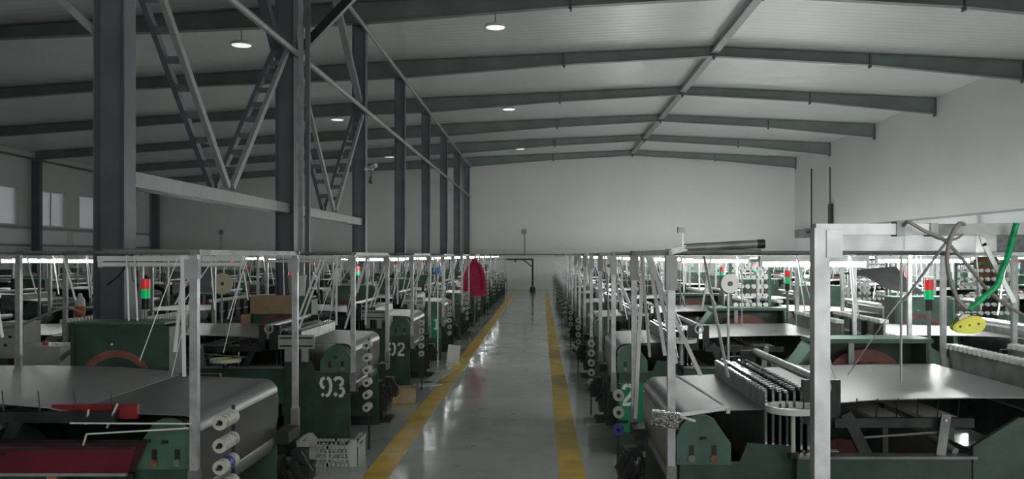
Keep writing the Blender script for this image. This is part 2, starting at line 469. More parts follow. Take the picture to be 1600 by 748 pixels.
# twin pipes beside second column
t = empty('down_pipe', (XC + .30, 14.4, 0), 'pair of tall light pipes standing close beside the second column', 'pipe')
MB().box(-.075, -.005, -.02, .06, 0, 7.4).obj('channel', 'tie', t); MB().box(.035, .105, -.02, .06, 0, 7.4).obj('channel', 'steelpaint', t)
# round ceiling lamps
for i, (x, y, z) in enumerate(((-1.09, 21.2, 7.29), (-1.2, 32.9, 7.26), (-1.08, 44.6, 7.2), (-7.1, 21.2, 6.87), (-7.5, 32.9, 6.88), (-7.58, 44.6, 6.8))):
    t = empty('disc_lamp', (x, y, z), 'round white disc lamp, %s from the camera under the %s' % (('nearest', 'middle', 'farthest')[i % 3], 'main hall roof' if x > -4 else 'window side roof'), 'lamp', 'round ceiling lamps')
    MB().lathe((0, 0, 0), [(0, 0), (.22, 0), (.25, .015), (.255, .05), (.2, .08), (0, .09)], n=24, closed=False).obj('housing', 'white', t)
    MB().lathe((0, 0, 0), [(0, -.012), (.21, -.012), (.225, 0), (0, .0)], n=24, closed=False).obj('lens', 'disc', t)
    MB().cyl((0, 0, .08), (0, 0, zroof(x, y) - z + .016), .012, 6).obj('stem', 'grey', t)

# ------------------------------------------------------------------ looms
W = 1.50
CACHE = {}
def dome(d0, d1, zs, z1, n=10):
    c = (d0 + d1) / 2; r = (d1 - d0) / 2; h = z1 - zs
    return [(c - r * math.cos(PI * k / n), zs + h * math.sin(PI * k / n)) for k in range(n + 1)]
def loom_parts(side, level):
    """list of (name, material, mesh, [sub-parts]) in loom axes: x = -side*d (d measured back from the front), y from the near end"""
    key = (side, level)
    if key in CACHE: return CACHE[key]
    s = -side; P = []
    def part(name, m, b, subs=(), kind=None):
        P.append((name, b.mesh(name, M[m]), kind, [(n2, b2.mesh(n2, M[m2])) for n2, m2, b2 in subs]))
        return
    B = lambda: MB(s)
    full = level >= 2; plain = level == 5
    for y in (0, W):
        pl = [(.02, 0), (.66, 0), (.66, .88), (.40, .90), (.36, .80), (.04, .80)]
        if level == 3: pl = [(.02, .0), (.16, .0), (.16, .12), (.5, .12), (.5, 0), (.66, 0), (.66, .86), (.04, .86)]
        part('side_plate', 'green', B().prism(pl, y - .015, y + .015))
        dp = [(.02, .785), (.02, .93), (.05, .99), (.09, 1.035), (.13, 1.048), (.18, 1.048), (.22, 1.03), (.26, .97), (.31, .90), (.31, .785)]
        subs = []
        if full:
            yy = y - .028
            subs = [('slot', 'black', B().box(.085, .112, yy, yy + .004, .82, .89)), ('slot', 'black', B().box(.205, .232, yy, yy + .004, .82, .89)),
                    ('bolt', 'grey', B().cyl((.098, yy - .012, .82), (.098, yy, .82), .02, 8)), ('bolt', 'rust', B().cyl((.218, yy - .012, .82), (.218, yy, .82), .02, 8)),
                    ('hook', 'dark', B().bar((.16, yy - .02, .93), (.16, yy, .93), .03, .012))]
        part('bearing_plate', 'green2', B().prism(dp, y - .026, y - .0), subs)
    # cloth path
    part('breast_roller', 'chrome', B().cyl((.10, .03, .965), (.10, W - .03, .965), .075, 14))
    arc = [(.10 - .085 * math.sin(a), .965 + .085 * math.cos(a)) for a in [PI / 2 * k / 6 for k in range(7)]]
    part('cloth_sheet', 'cloth', B().sheet([(.72, 1.075), (.40, 1.062)] + arc, .05, W - .05, .005))
    part('hanging_cloth', 'drop', B().sheet([(.015, .962), (.012, .80), (.03, .70), (.05, .64)], .05, W - .05, .005))
    part('cloth_roll', 'cloth', B().cyl((.13, .06, .62), (.13, W - .06, .62), .095, 16))
    # harness
    if plain: pass
    elif full:
        for k in range(7):
            d = .50 + .038 * k
            b = B(); top = 1.17 + .012 * math.sin(k * 1.7)
            b.prism([(d, .70), (d + .014, .70), (d + .014, top - .012), (d + .011, top), (d + .003, top), (d, top - .012)], .02, W - .08)
            hc = B()
            for q in range(20): hc.box(d - .004, d + .018, .04 + .068 * q, .075 + .068 * q, top - .004, top + .010)
            part('heald_frame', 'grey' if k == 0 else 'dark', b, [('heddle_clips', 'chrome', hc), ('end_strip', 'chrome', B().box(d + .001, d + .013, .012, .02, .72, top - .004))])
        part('reed_tube', 'galv', B().cyl((.80, .0, 1.225), (.80, W - .02, 1.225), .026, 12), [('end_ring', 'galv', B().lathe((.80, -.03, 1.20), [(.030, 0), (.045, 0), (.045, .02), (.030, .02)], 'y', 16))])
        part('tube_bracket', 'dark', B().box(.70, .80, -.01, .03, 1.0, 1.235).box(.84, .90, -.01, .03, 1.0, 1.235))
        part('tube_bracket', 'dark', B().box(.70, .80, W - .03, W + .01, 1.0, 1.235))
    else:
        part('heald_pack', 'grey', B().box(.50, .76, .02, W - .08, .72, 1.17))
        part('reed_tube', 'galv', B().cyl((.80, .0, 1.225), (.80, W - .02, 1.225), .026, 8))
    # warp side
    part('warp_sheet', 'warp', B().sheet([(2.06, 1.135), (1.6, 1.135), (1.1, 1.125), (.80, 1.10)] + ([(.69, 1.078)] if plain else []), .0, W, .005))
    part('back_roller', 'grey', B().cyl((2.06, .0, 1.075), (2.06, W, 1.075), .06, 12))
    fl = []
    for y in (.06, W - .09):
        fl.append(('flange', 'dark', B().cyl((1.78, y, .50), (1.78, y + .03, .50), .36, 20)))
    part('warp_beam', 'warp', B().cyl((1.78, .08, .50), (1.78, W - .08, .50), .26, 18), fl)
    for y in (0, W):
        part('back_plate', 'green', B().prism([(1.56, 0), (2.16, 0), (2.16, 1.0), (2.05, 1.05), (1.80, 1.05), (1.56, .90)], y - .11, y - .08) if y == 0 else B().prism([(1.56, 0), (2.16, 0), (2.16, 1.0), (2.05, 1.05), (1.80, 1.05), (1.56, .90)], y - .015, y + .015))
    for y in (-.07, W):
        part('side_girder', 'green', B().box(.64, 1.58, y - .03, y + .03, .50, .835), [('top_angle', 'grey', B().box(.64, 1.58, y - .05, y + .04, .835, .85))] if level >= 2 else [])
    if full:
        for y in (-.02, W):
            part('cross_rail', 'dark', B().box(.86, 1.60, y - .02, y + .02, .985, 1.035) if not plain else B().box(.42, 1.60, y - .02, y + .02, 1.03, 1.085))
        part('strut', 'dark', B().bar((.92, -.02, 1.06), (1.03, -.02, .84), .035, .06))
        part('strut', 'dark', B().box(1.12, 1.15, -.02, .01, .84, .99))
        part('flat_bar', 'grey', B().bar((1.40, -.085, .85), (1.43, -.085, 1.065), .012, .05, up=(1, 0, 0)), [('hole', 'white', B().cyl((1.425, -.098, 1.035), (1.425, -.09, 1.035), .008, 8))])
        part('thin_rod', 'grey', B().cyl((1.0, -.03, .93), (1.40, -.06, .965), .007, 6))
        for k in range(6):
            d = (.98 + .11 * k) if not plain else .45 + .19 * k
            zn = 1.03 if not plain else 1.085
            part('needle', 'black', B().cyl((d, -.0, zn), (d + .01, .0, zn + .105), .0032, 5))
        part('lay_board', 'board', B().box(1.13, 1.29, .02, W - .1, .985, 1.01))
        part('lay_board', 'board', B().box(1.38, 1.56, .02, W - .1, 1.0, 1.025))
        part('lease_tube', 'grey', B().cyl((1.05, .0, 1.0), (1.05, W, 1.0), .018, 8))
        part('lease_tube', 'galv', B().cyl((1.50, -.04, .86), (1.36, .55, .99), .02, 8))
        if not plain: part('lint_tray', 'rust', B().box(.52, .95, .03, W - .1, .80, .815), [('scrap', 'tan', B().box(.58, .74, .05, .10, .815, .83)), ('scrap', 'tan', B().box(.78, .93, .12, .16, .815, .83)),
              ('scrap', 'white', B().bar((.70, .06, .84), (.92, .10, .83), .03, .006)), ('scrap', 'redpaint', B().box(.70, .98, -.01, .03, .815, .84))])
        part('back_motion', 'rustred', B().cyl((1.15, W * .5, .55), (1.15, W * .5 + .06, .55), .22, 16))
        # weft feed wheel on its stand
        if not plain:
            dw, zw, yw = (.62, 1.10, -.10) if side < 0 else (1.18, .915, -.12)
            sub = [('hub', 'cream', B().lathe((dw, yw, zw - .025), [(.0, 0), (.03, 0), (.045, .02), (.0, .02)], 'z', 14, False)),
                   ('stem', 'cream', B().cyl((dw, yw, .845), (dw, yw, zw - .02), .012, 8)),
                   ('spoke', 'grey', B().box(dw - .14, dw + .14, yw - .008, yw + .008, zw - .015, zw - .005)),
                   ('collar', 'dark', B().cyl((dw, yw, .84), (dw, yw, .87), .025, 8))]
            if side > 0:
                sub.append(('yellow_ring', 'yellow', B().lathe((dw, yw, zw), [(.10, -.012), (.123, -.012), (.123, .008), (.10, .008)], 'z', 28)))
                sub.append(('guide_pin', 'galv', B().cyl((dw - .07, yw + .16, zw - .06), (dw - .07, yw + .16, zw + .13), .010, 8)))
            part('weft_wheel', 'white', B().lathe((dw, yw, zw), [(.125, -.018), (.142, -.018), (.145, .015), (.125, .015)], 'z', 28), sub)
    # stop motion at the back
    sp = [('window_bracket', 'dark', B().box(2.185, 2.23, .12 + .34 * k, .145 + .34 * k, 1.00, 1.24)) for k in range(5)]
    if level >= 1:
        sp += [('slot_rail', 'white', B().box(2.185, 2.20, .16 + .34 * k, .44 + .34 * k, 1.095, 1.115)) for k in range(4)]
        cl = B()
        for k in range(22): cl.box(2.12, 2.20, .04 + .066 * k, .065 + .066 * k, 1.25, 1.285)
        P.append(('dropper_clips', cl.mesh('dropper_clips', M['white']), 'stuff', []))
    part('stop_motion_panel', 'grey', B().box(2.165, 2.185, .0, W, .74, 1.25), sp)
    # drive guard at the far end
    y0, y1 = W + .06, W + .34
    if side < 0:
        g = B().prism([(.98, .92), (1.25, 1.28), (2.05, 1.28), (2.05, .30), (.98, .30)], y1 - .02, y1)
        part('drive_guard', 'green', g, [('top_lip', 'green2', B().box(1.22, 2.07, y0 - .03, y1, 1.28, 1.31)), ('side_lip', 'green2', B().bar((.99, (y0 + y1) / 2, .92), (1.25, (y0 + y1) / 2, 1.28), .02, .30, up=(0, 1, 0))), ('end_lip', 'green2', B().box(2.03, 2.05, y0, y1, .3, 1.28)),
              ('upright_bar', 'grey', B().box(1.47, 1.51, y0 - .03, y0 + .0, .5, 1.28)),
              ('arch_rib', 'green2', B().tube([(1.04 + .02, y0, .9), (1.07, y0, 1.0), (1.13, y0, 1.12), (1.23, y0, 1.2)], .016, 6))])
        part('flywheel', 'rustred', B().lathe((1.62, y0 + .06, .90), [(.24, 0), (.33, 0), (.33, .08), (.24, .08)], 'y', 28), [('hub', 'dark', B().cyl((1.62, y0 + .04, .9), (1.62, y0 + .15, .9), .07, 12)),
              ('spoke', 'rustred', B().box(1.59, 1.65, y0 + .07, y0 + .12, .62, 1.18).box(1.34, 1.90, y0 + .07, y0 + .12, .87, .93))])
    else:
        g = B().prism([(.80, .30), (.80, 1.40), (.86, 1.42), (1.45, 1.42), (1.45, .30)], y0, y1)
        arc2 = B(); aps = [(1.17 + .25 * math.cos(t), 1.02 + .22 * math.sin(t)) for t in [math.radians(15 + 150 * k / 12) for k in range(13)]]
        inner = [(1.17 + .20 * math.cos(t), 1.02 + .17 * math.sin(t)) for t in [math.radians(15 + 150 * k / 12) for k in range(13)]]
        arc2.prism(aps + inner[::-1], y0 - .004, y0 + .001)
        part('drive_guard', 'green' if plain else 'green2', g, [('top_lip', 'green2', B().box(.82, 1.50, y0 - .03, y1 + .02, 1.42, 1.435)), ('side_lip', 'green', B().box(1.45, 1.475, y0 - .03, y1, .4, 1.43)),  # lighter green puts the stronger light on the farther guards into their colour
              ('painted_arc', 'rustred', arc2), ('rivet', 'white', B().cyl((1.20, y0 - .006, 1.28), (1.20, y0, 1.28), .008, 6))])
        if full and not plain:
            rack = B().box(.34, .68, -.13, -.11, 1.02, 1.15)
            part('guide_plate', 'grille', rack, [('slot_row', 'black', B().box(.355, .665, -.134, -.13, 1.115, 1.13)), ('slot_row', 'black', B().box(.355, .665, -.134, -.13, 1.04, 1.055)),
                 ('foot', 'grille', B().box(.40, .46, -.13, -.09, .90, 1.02)), ('foot', 'grille', B().box(.56, .62, -.13, -.09, .90, 1.02))])
            part('side_arch', 'green', B().box(.44, .60, -.02, W, .30, .34))
    part('guard_foot', 'dark', B().box(1.15, 1.30, y0 + .05, y1 - .05, 0, .31))
    # gantry
    fp = []
    for (d, y) in ((-.02, -.10), (-.02, 1.78)):
        b = B().box(d - .02, d + .02, y - .02, y + .02, .64, 1.97 if level == 4 else 1.90)
        sub = [('sleeve', 'grey', B().box(d - .026, d + .026, y - .026, y + .026, .62, .80))]
        if level >= 2 and level != 4: sub.append(('clamp', 'tie', B().box(d - .03, d + .03, y - .03, y + .03, 1.72, 1.90) if side < 0 else B().box(d - .024, d + .045, y - .024, y + .024, 1.78, 1.88)))
        part('gantry_post', 'galv', b, sub)
        part('post_bracket', 'dark', B().box(d - .03, .045, min(y, y if y < 0 else W), max(y, 0 if y < 0 else y), .60, .68))
    for y in (-.10, 1.78):
        bp = 1.98 if side > 0 else 2.25
        part('gantry_post', 'galv', B().box(bp - .018, bp + .018, y - .018, y + .018, .9, 1.90), [('sleeve', 'grey', B().box(bp - .03, bp + .03, y - .03, y + .03, .8, 1.0))])
        part('post_bracket', 'dark', B().box(1.94, bp + .03, min(y, 0 if y < 0 else W), max(y, 0 if y < 0 else W + .02), .78, .86))
        if level != 4: part('gantry_arm', 'grey', B().cyl((-.05, y, 1.92), (bp + .02 if y > 0 or level == 0 else .45, y, 1.92), .014, 8))
    if level != 4:
        part('gantry_rail', 'grey', B().box(-.035, -.005, -.12, 1.80, 1.90, 1.93))
        part('gantry_rail', 'grey', B().box(bp - .015, bp + .015, -.12, 1.80, 1.90, 1.92))
    # tapes threaded from the rail
    rr = random.Random(3 + side)
    for k in range(0 if level == 4 else 8 if level >= 1 else 4):
        y = -.05 + 1.65 * rr.random(); dz = rr.uniform(.25, .75); dd = rr.uniform(.0, .4)
        part('tape', 'tape', B().bar((.0 + rr.uniform(-.02, .3), y, 1.90), (.05 + dd, y + rr.uniform(-.1, .1), 1.90 - dz), .022, .004))
    if level >= 1 and level != 4:
        for k in range(5):
            d = rr.uniform(.4, 1.9); y = -.08 if k % 2 else 1.70
            part('tape', 'tape', B().bar((d, y, 1.9), (d + rr.uniform(-.1, .1), y, 1.9 - rr.uniform(.3, .7)), .022, .004))
    # signal tower
    dt, yt = (1.15, 1.98) if side > 0 else (2.12, 1.72)
    part('signal_tower', 'grey', B().cyl((dt, yt, .0 if side > 0 else .85), (dt, yt, 1.50), .015, 8), [('base_tube', 'dark', B().cyl((dt, yt, 1.50), (dt, yt, 1.58), .028, 10)), ('green_light', 'green_lamp' if full else 'green_off', B().cyl((dt, yt, 1.58), (dt, yt, 1.65), .032, 12)), ('red_light', 'red_lamp' if full else 'red_off', B().cyl((dt, yt, 1.65), (dt, yt, 1.725), .032, 12))])
    # front low drive
    if full:

        part('let_off_motor', 'black', B().cyl((.06, W + .12, .22), (.06, W + .50, .22), .11, 14).box(-.04, .20, W + .14, W + .44, .12, .27).box(.02, .14, W + .18, W + .36, .25, .40).box(-.08, .22, W + .12, W + .50, 0, .03).box(.02, .12, W + .2, W + .4, .02, .13),
             [('finned_cover', 'dark', B().box(-.14, -.02, W + .20, W + .40, .28, .40).box(-.10, .0, W + .24, W + .36, .40, .50)), ('fin', 'dark', B().bar((-.16, W + .18, .36), (-.08, W + .18, .50), .02, .03)), ('fin', 'dark', B().bar((-.12, W + .17, .30), (-.04, W + .17, .44), .02, .03)), ('fin', 'dark', B().bar((-.08, W + .16, .24), (.0, W + .16, .38), .02, .03)), ('support_arm', 'dark', B().box(.02, .08, W + .01, W + .2, .40, .48))])
    if level == 0 or True:
        part('foot_rail', 'dark', B().box(.10, 2.1, -.10, -.06, .0, .10).box(.10, 2.1, W - .02, W + .02, .0, .10))
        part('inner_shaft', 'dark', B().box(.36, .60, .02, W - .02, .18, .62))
    CACHE[key] = P
    return P

def place_loom(xf, y, side, level, label, group):
    t = empty('power_loom', (xf, y, 0), label, 'loom', group)
    for (n, me, kd, subs) in loom_parts(side, level):
        o = link(n, me, t, kind=kd)
        for (n2, me2) in subs:
            link(n2, me2, o, kind='stuff' if n2 == 'heddle_clips' else None)
    return t

LOOM_L = {}
LOOM_R = {}
XFL, XFR = -1.80, .70
YL = [4.7 + 3.87 * k for k in range(11)]
YR = [4.8 + 3.75 * k for k in range(11)]
WORDS = {94: 'ninety-four', 93: 'ninety-three', 92: 'ninety-two'}
names_l = []
for k, y in enumerate(YL):
    nm = 'numbered %d' % (94 - k) if 1 <= k <= 3 else None
    if k == 0: lab = 'green loom with a maroon trough, unnumbered, nearest on the window side of the aisle'
    elif k in (1, 2): lab = 'green loom with white stencilled number %s by the aisle' % WORDS[94 - k]
    elif k == 3: lab = 'loom with a bright green panel and a white stencilled 1 by the aisle'
    else: lab = 'green loom by the aisle on the window side, %s from the camera' % ORD[k]
    names_l.append('loom with maroon trough' if k == 0 else 'loom ' + WORDS[94 - k] if k < 3 else 'bright green panel loom' if k == 3 else '%s window side aisle loom' % ORD[k])
    LOOM_L[k] = place_loom(XFL, y, 1, (5 if k == 0 else 2) if k < 5 else 1, lab, 'looms along the window side of the aisle')
names_r = []
LOOM_R[-1] = place_loom(XFR + .035, .52, -1, 4, 'loom beside the camera whose tall bare post crosses the view', 'looms along the blank wall side of the aisle')
for k, y in enumerate(YR):
    lab = 'green loom on the blank wall side of the aisle, %s from the camera' % ORD[k]
    if k == 0: lab = 'green loom with the silver foil roll clamped on its post'
    if k == 1: lab = 'loom with a white stencilled two on bright green, blank wall side of the aisle'
    names_r.append('foil roll loom' if k == 0 else 'stencilled two loom' if k == 1 else '%s blank wall side aisle loom' % ORD[k])
    LOOM_R[k] = place_loom(XFR, y, -1, 2 if k < 4 else 1, lab, 'looms along the blank wall side of the aisle')

# farther rows (x of front, facing side, rows run to the end wall)
ROWS = [(-6.75, -1, 'second row of the window side', 0), (-9.3, 1, 'third row of the window side', 0), (-14.1, -1, 'fourth row of the window side', 0), (-16.6, 1, 'row along the window wall', 0),
        (5.45, 1, 'second row of the blank wall side', 0), (8.0, -1, 'third row of the blank wall side', 0), (12.75, 1, 'row along the blank wall', 0)]
ROWLOOMS = []
for ri, (xf, side, rl, _) in enumerate(ROWS):
    ys = YL if xf < 0 else YR
    cnt = 0
    for k, y in enumerate(ys):
        near = xf + (2.2 if side < 0 else -2.2) if False else xf
        xi = min(abs(xf), abs(xf - side * 2.2))
        if (xi - .3) / (y + 1.8) > (.62 if xf < 0 else .56): continue
        lev = 1 if (ri in (0, 4) and k < 4) else 0
        yo = y + (.35 if ri % 2 else 0)
        place_loom(xf, yo, side, lev, 'green loom in the %s, %s from the camera' % (rl, ORD[cnt]), 'looms in the ' + rl)
        ROWLOOMS.append((ri, cnt, xf, side, yo, rl))
        cnt += 1

# ------------------------------------------------------------------ tube lamps
def tube_lamp(x0, x1, y, z, on, label, along='x', k=1):
    t = empty('tube_lamp', ((x0 + x1) / 2, y, z), label, 'lamp', 'tube lamps over the looms')
    h = (x1 - x0) / 2
    MB().box(-h, h, -.03, .03, .025, .06).obj('housing', 'white', t)
    MB().cyl((-h + .02, 0, 0), (h - .02, 0, 0), .017, 8).obj('tube', ('tube_dim', 'tube_on', 'tube_mid', 'tube_off')[on], t)
    for s in (-1, 1):
        MB().box(s * h - .012 * (1 + s), s * h + .012 * (1 - s), -.018, .018, -.02, .03).obj('end_cap', 'white', t)
    return t
for k, y in enumerate(YL):
    tube_lamp(XFL - 1.40, XFL - .35, y + 1.78, 1.835, 3 if k < 2 else 0, ('unlit' if k < 2 else 'lit') + ' tube lamp above ' + names_l[k])
for k, y in enumerate(YR):
    tube_lamp(XFR + .9, XFR + 1.7, y + 1.78, 1.835, 2, 'lit tube lamp above ' + names_r[k])
for (ri, cnt, xf, side, y, rl) in ROWLOOMS:
    on = xf > 0
    a, b = xf - side * .5, xf - side * 1.6
    x0, x1 = min(a, b), max(a, b)
    tube_lamp(x0, x1, y + 1.78, 1.835, int(on), '%s tube lamp over the %s loom of the %s' % ('bright' if on else 'lit', ORD[cnt], rl))

# ------------------------------------------------------------------ spools on peg rails
def spool_mesh(m, n=12):
    return MB().lathe((0, 0, 0), [(.014, 0), (.034, 0), (.034, .006), (.024, .009), (.022, .050), (.034, .054), (.034, .060), (.014, .060)], 'y', n).mesh('spool', M[m])
SP = {k: spool_mesh(k) for k in ('cream', 'thread', 'blue', 'white', 'grey')}
SPC = {}
def core_mesh(m):
    return MB().lathe((0, 0, 0), [(.0255, .0095), (.031, .016), (.031, .044), (.0255, .050)], 'y', 12).mesh('thread', M[m])
CORE = {k: core_mesh(k) for k in ('thread', 'blue', 'foil', 'black')}
def rack(loom, x, y, zs, per, nm, side, big=1.0, blue=()):
    t = loom
    lx, ly = x - loom.location.x, y - loom.location.y
    MB().box(lx - .008, lx + .008, ly + .05, ly + .066, 0.0, max(zs) + .06).obj('peg_rail', 'dark', loom)
    MB().bar((lx, ly + .058, .62), (lx - side * .08, ly + .058 , .62), .02).obj('rail_bracket', 'dark', loom)
    for i, z in enumerate(zs):
        L = .075 * per
        MB().cyl((lx, ly - L + .05 - .02, z), (lx, ly + .06, z), .007, 6).obj('peg', 'dark', loom)
        for j in range(per):
            if (i, j) in ((len(zs) - 1, 1),) and per > 1: pass
            pos = ('front', 'middle', 'rear')[j] if per == 3 else ('front', 'rear')[j] if per == 2 else ''
            row = 'topmost' if i == 0 else 'lowest' if i == len(zs) - 1 else ORD[i] + ' peg'
            lab = ('%s spool, %s, peg rail of %s' % (pos or 'pale', row if 'peg' in row else row + ' peg', nm)).strip()
            isb = (i, j) in blue
            if isb: lab = lab.replace('spool', 'blue spool')
            o = link('spool', SP['blue' if isb else 'cream'], None, lab[0:] , 'spool', 'spools on the peg rails', None, (x, y - .072 * j * 1 - .0 + .0 - .0, z))
            o.location.y = y + .0 - .07 * (per - 1 - j) - .015
            o.scale = (big, 1, big)
            link('thread', CORE['blue' if isb else ('foil' if (i + j) % 3 == 0 else 'thread')], o)
for k, y in enumerate(YL):
    if k == 0: zs, per, blue = [1.02, .90, .785, .67], 3, {(2, 1)}
    elif k == 1: zs, per, blue = [1.03, .91, .79, .67, .55, .43], 2, set()
    elif k == 2: zs, per, blue = [.95, .84, .74, .63, .52], 1, set()
    elif k < 7: zs, per, blue = [1.05 - .115 * i for i in range(6)], 1, set()
    else: zs, per, blue = [1.05 - .13 * i for i in range(5)], 1, set()
    rack(LOOM_L[k], XFL + .11, y + .16, zs, per, names_l[k], 1, 1.15, blue)
for k, y in enumerate(YR):
    if k == 0: zs, blue = [.83, .70, .57, .31, .19], {(2, 0)}
    else: zs, blue = [.86 - .115 * i for i in range(5)], set()
    rack(LOOM_R[k], XFR - .11, y + 2.05, zs, 1, names_r[k], -1, 1.25, blue)

# ------------------------------------------------------------------ stencilled numbers (flat paint, children of the loom)
STROKES = {
    '9': [[(.25, .97), (.10, .88), (.05, .70), (.11, .53), (.25, .46)], [(.39, .97), (.54, .87), (.60, .62), (.57, .30), (.47, .12), (.33, .04)], [(.10, .16), (.22, .06)]],
    '3': [[(.07, .83), (.18, .95), (.38, .96), (.53, .84), (.51, .66), (.36, .55)], [(.36, .50), (.55, .40), (.60, .24), (.48, .08), (.33, .03)], [(.08, .20), (.20, .06)]],
    '2': [[(.08, .76), (.14, .91), (.30, .97)], [(.36, .97), (.54, .86), (.55, .68), (.42, .48), (.22, .28), (.10, .13)], [(.04, .06), (.60, .06)]],
    '1': [[(.14, .80), (.33, .95), (.33, .12)], [(.10, .05), (.56, .05)]],
    '0': [[(.26, .97), (.12, .86), (.06, .5), (.12, .14), (.26, .03)], [(.40, .97), (.54, .86), (.60, .5), (.54, .14), (.40, .03)]],
}
def digits(txt, loom, d0, zb, h, side, wd=.115, yo=0):
    x = 0
    for chx in txt:
        b = MB()
        for pl in STROKES[chx]:
            n = len(pl); L, Rr = [], []
            for i in range(n):
                a = Vector(pl[max(0, i - 1)]); c2 = Vector(pl[min(n - 1, i + 1)]); dv = (c2 - a).normalized(); nn = Vector((-dv.y, dv.x)) * .085
                p = Vector(pl[i]); L.append(p + nn); Rr.append(p - nn)
            for i in range(n - 1):
                q = [L[i], L[i + 1], Rr[i + 1], Rr[i]]
                b.prism([(d0 + x + v.x * h * .92, zb + v.y * h) for v in q], -.0175 + yo, -.015 + yo)
        b.obj('stencil_number', 'digit', loom)
        x += wd
digits('93', LOOM_L[1], -.315, .55, .19, 1, .125)
digits('92', LOOM_L[2], -.33, .51, .18, 1, .13)
MB().box(-.26, -.02, -.021, -.015, .40, .88).obj('door_panel', 'bright_green', LOOM_L[3])
digits('1', LOOM_L[3], -.17, .56, .20, 1, .1, -.0065)
digits('0', LOOM_L[4], -.28, .62, .18, 1, .1)
MB().box(.03, .30, -.023, -.015, .22, .69).obj('door_panel', 'bright_green', LOOM_R[1])
digits('2', LOOM_R[1], .065, .475, .20, -1, .1, -.0085)

# ------------------------------------------------------------------ near extras
# maroon trough of the nearest window side loom
L0 = LOOM_L[0]
tr = MB(); X0, X1 = -3.2, -.24
prof = [(-.20, .93), (-.16, .80), (-.08, .80), (-.05, .93)]
tr.add([(X0, -.20, .935), (X1, -.20, .935), (X1 - .05, -.17, .80), (X0, -.17, .80), (X0, -.06, .935), (X1, -.06, .935), (X1 - .05, -.09, .80), (X0, -.09, .80)],
       [(0, 1, 2, 3), (5, 4, 7, 6), (3, 2, 6, 7), (1, 5, 6, 2), (0, 3, 7, 4)])
tr.obj('maroon_trough', 'maroon', L0)
MB().box(X0, X1 + .01, -.215, -.195, .93, .945).box(X0, X1 + .01, -.065, -.045, .93, .945).obj('trough_lip', 'dark', L0)
MB().box(X0, X1 - .06, -.175, -.15, .785, .80).obj('trough_edge', 'galv', L0)
MB().box(-.95, -.90, -.203, -.199, .895, .905).obj('label_slot', 'black', L0)
MB().box(-.78, -.33, .02, .05, 1.04, 1.115).obj('red_bar', 'redpaint', L0)
MB().bar((-.72, -.1, .6), (-.70, -.1, .785), .05, .05).obj('trough_leg', 'brown', L0)
MB().bar((-2.4, -.12, 0), (-2.4, -.12, .79), .05, .05).obj('trough_leg', 'dark', L0)
MB().bar((-.30, -.12, 0), (-.30, -.12, .79), .04, .04).obj('trough_leg', 'dark', L0)
for (xx, rr, m) in ((-.78, .055, 'grille'), (-.62, .05, 'thread'), (-.34, .04, 'yellow')):
    MB().cyl((xx - .05, -.14, .69), (xx + .05, -.14, .69), rr, 14).obj('thread_cone', m, L0)
MB().box(-.95, -.26, -.17, -.05, .60, .635).obj('cone_shelf', 'dark', L0)
for (p, q) in (((-.55, -.05, 1.10), (-.58, -.02, 1.02)), ((-.40, -.05, 1.13), (-.47, -.02, 1.00)), ((.02, -.14, 1.045), (-.62, -.10, 1.04)), ((.0, -.13, 1.02), (-.52, -.13, .99)), ((-.52, -.13, .99), (-.54, -.13, .92))):
    MB().bar(p, q, .009, .007).obj('loose_tape', 'tape', L0)

# silver foil roll and tape on the first blank side post
px, py = XFR + .0, YR[0] - .10
t = empty('foil_roll', (px - .05, py - .10, 1.06), 'shiny silver foil roll clamped on a post, end showing a red core', 'roll')
MB().cyl((-.085, .0, .008), (.055, -.02, -.004), .043, 18).obj('foil_wrap', 'foil', t)
MB().cyl((.0555, -.02, -.004), (.058, -.0203, -.004), .022, 14).obj('core', 'darkred', t)
MB().cyl((.0585, -.0203, -.004), (.0595, -.0204, -.004), .011, 10).obj('core_hole', 'black', t)
MB().cyl((-.02, -.0, .0), (-.02, .09, .0), .012, 8).obj('clamp', 'dark', t)
MB().bar((.06, .0, .015), (.14, .0, -.01), .012, .012).obj('spindle', 'galv', t)
t = empty('foil_tape', (px, py - .10, 1.08), 'loose silver tape running from the foil roll to a bent corner and back', 'tape')
MB().bar((.0, .0, .0), (.27, .06, .03), .004, .022, up=(0, 0, 1)).obj('strand', 'tape', t)
MB().bar((.27, .06, .03), (.03, .5, .16), .018, .004).obj('strand', 'galv', t)
MB().bar((.27, .06, .03), (.27, .06, .0), .02, .02).obj('corner_guide', 'galv', t)

# cantilever pipe and bundle of tapes on the blank wall side
def tape_bundle(x, y, ztop, ends, t, m='tape', w=.026):
    lo = t.location
    for e in ends:
        MB().bar((x + (e[3] if len(e) > 3 else 0) - lo.x, y - lo.y, ztop), (e[0] - lo.x, e[1] - lo.y, e[2]), w, .006, up=(0, 1, 0)).obj('tape', m, t)
    return t
fy = YR[0] + 1.78
tape_bundle(XFR + .06, fy - .06, 1.90, [(XFR + .31, fy - .9, 1.14), (XFR + .14, fy - .5, 1.22, .02), (XFR - .02, fy - .10, .72, -.02), (XFR + .20, fy - .6, 1.18, .04)], LOOM_R[0])
tape_bundle(XFR + .05, YR[1] + 1.72, 1.90, [(XFR + .30, YR[1] + .8, 1.2), (XFR + .18, YR[1] + 1.2, 1.3, .02)], LOOM_R[1])
tape_bundle(XFR + 1.3, fy, 1.91, [(XFR + 1.42, fy + .05, 1.52)], LOOM_R[0], w=.03)
tape_bundle(XFR + .95, YR[0] + 1.0, 1.9, [(XFR + 1.0, YR[0] + .3, 1.12)], LOOM_R[0], w=.008)
t = empty('cantilever_pipe', (XFR, YR[0] - .1, 1.94), 'grey pipe with a black end cap reaching out above the foil roll loom', 'pipe')
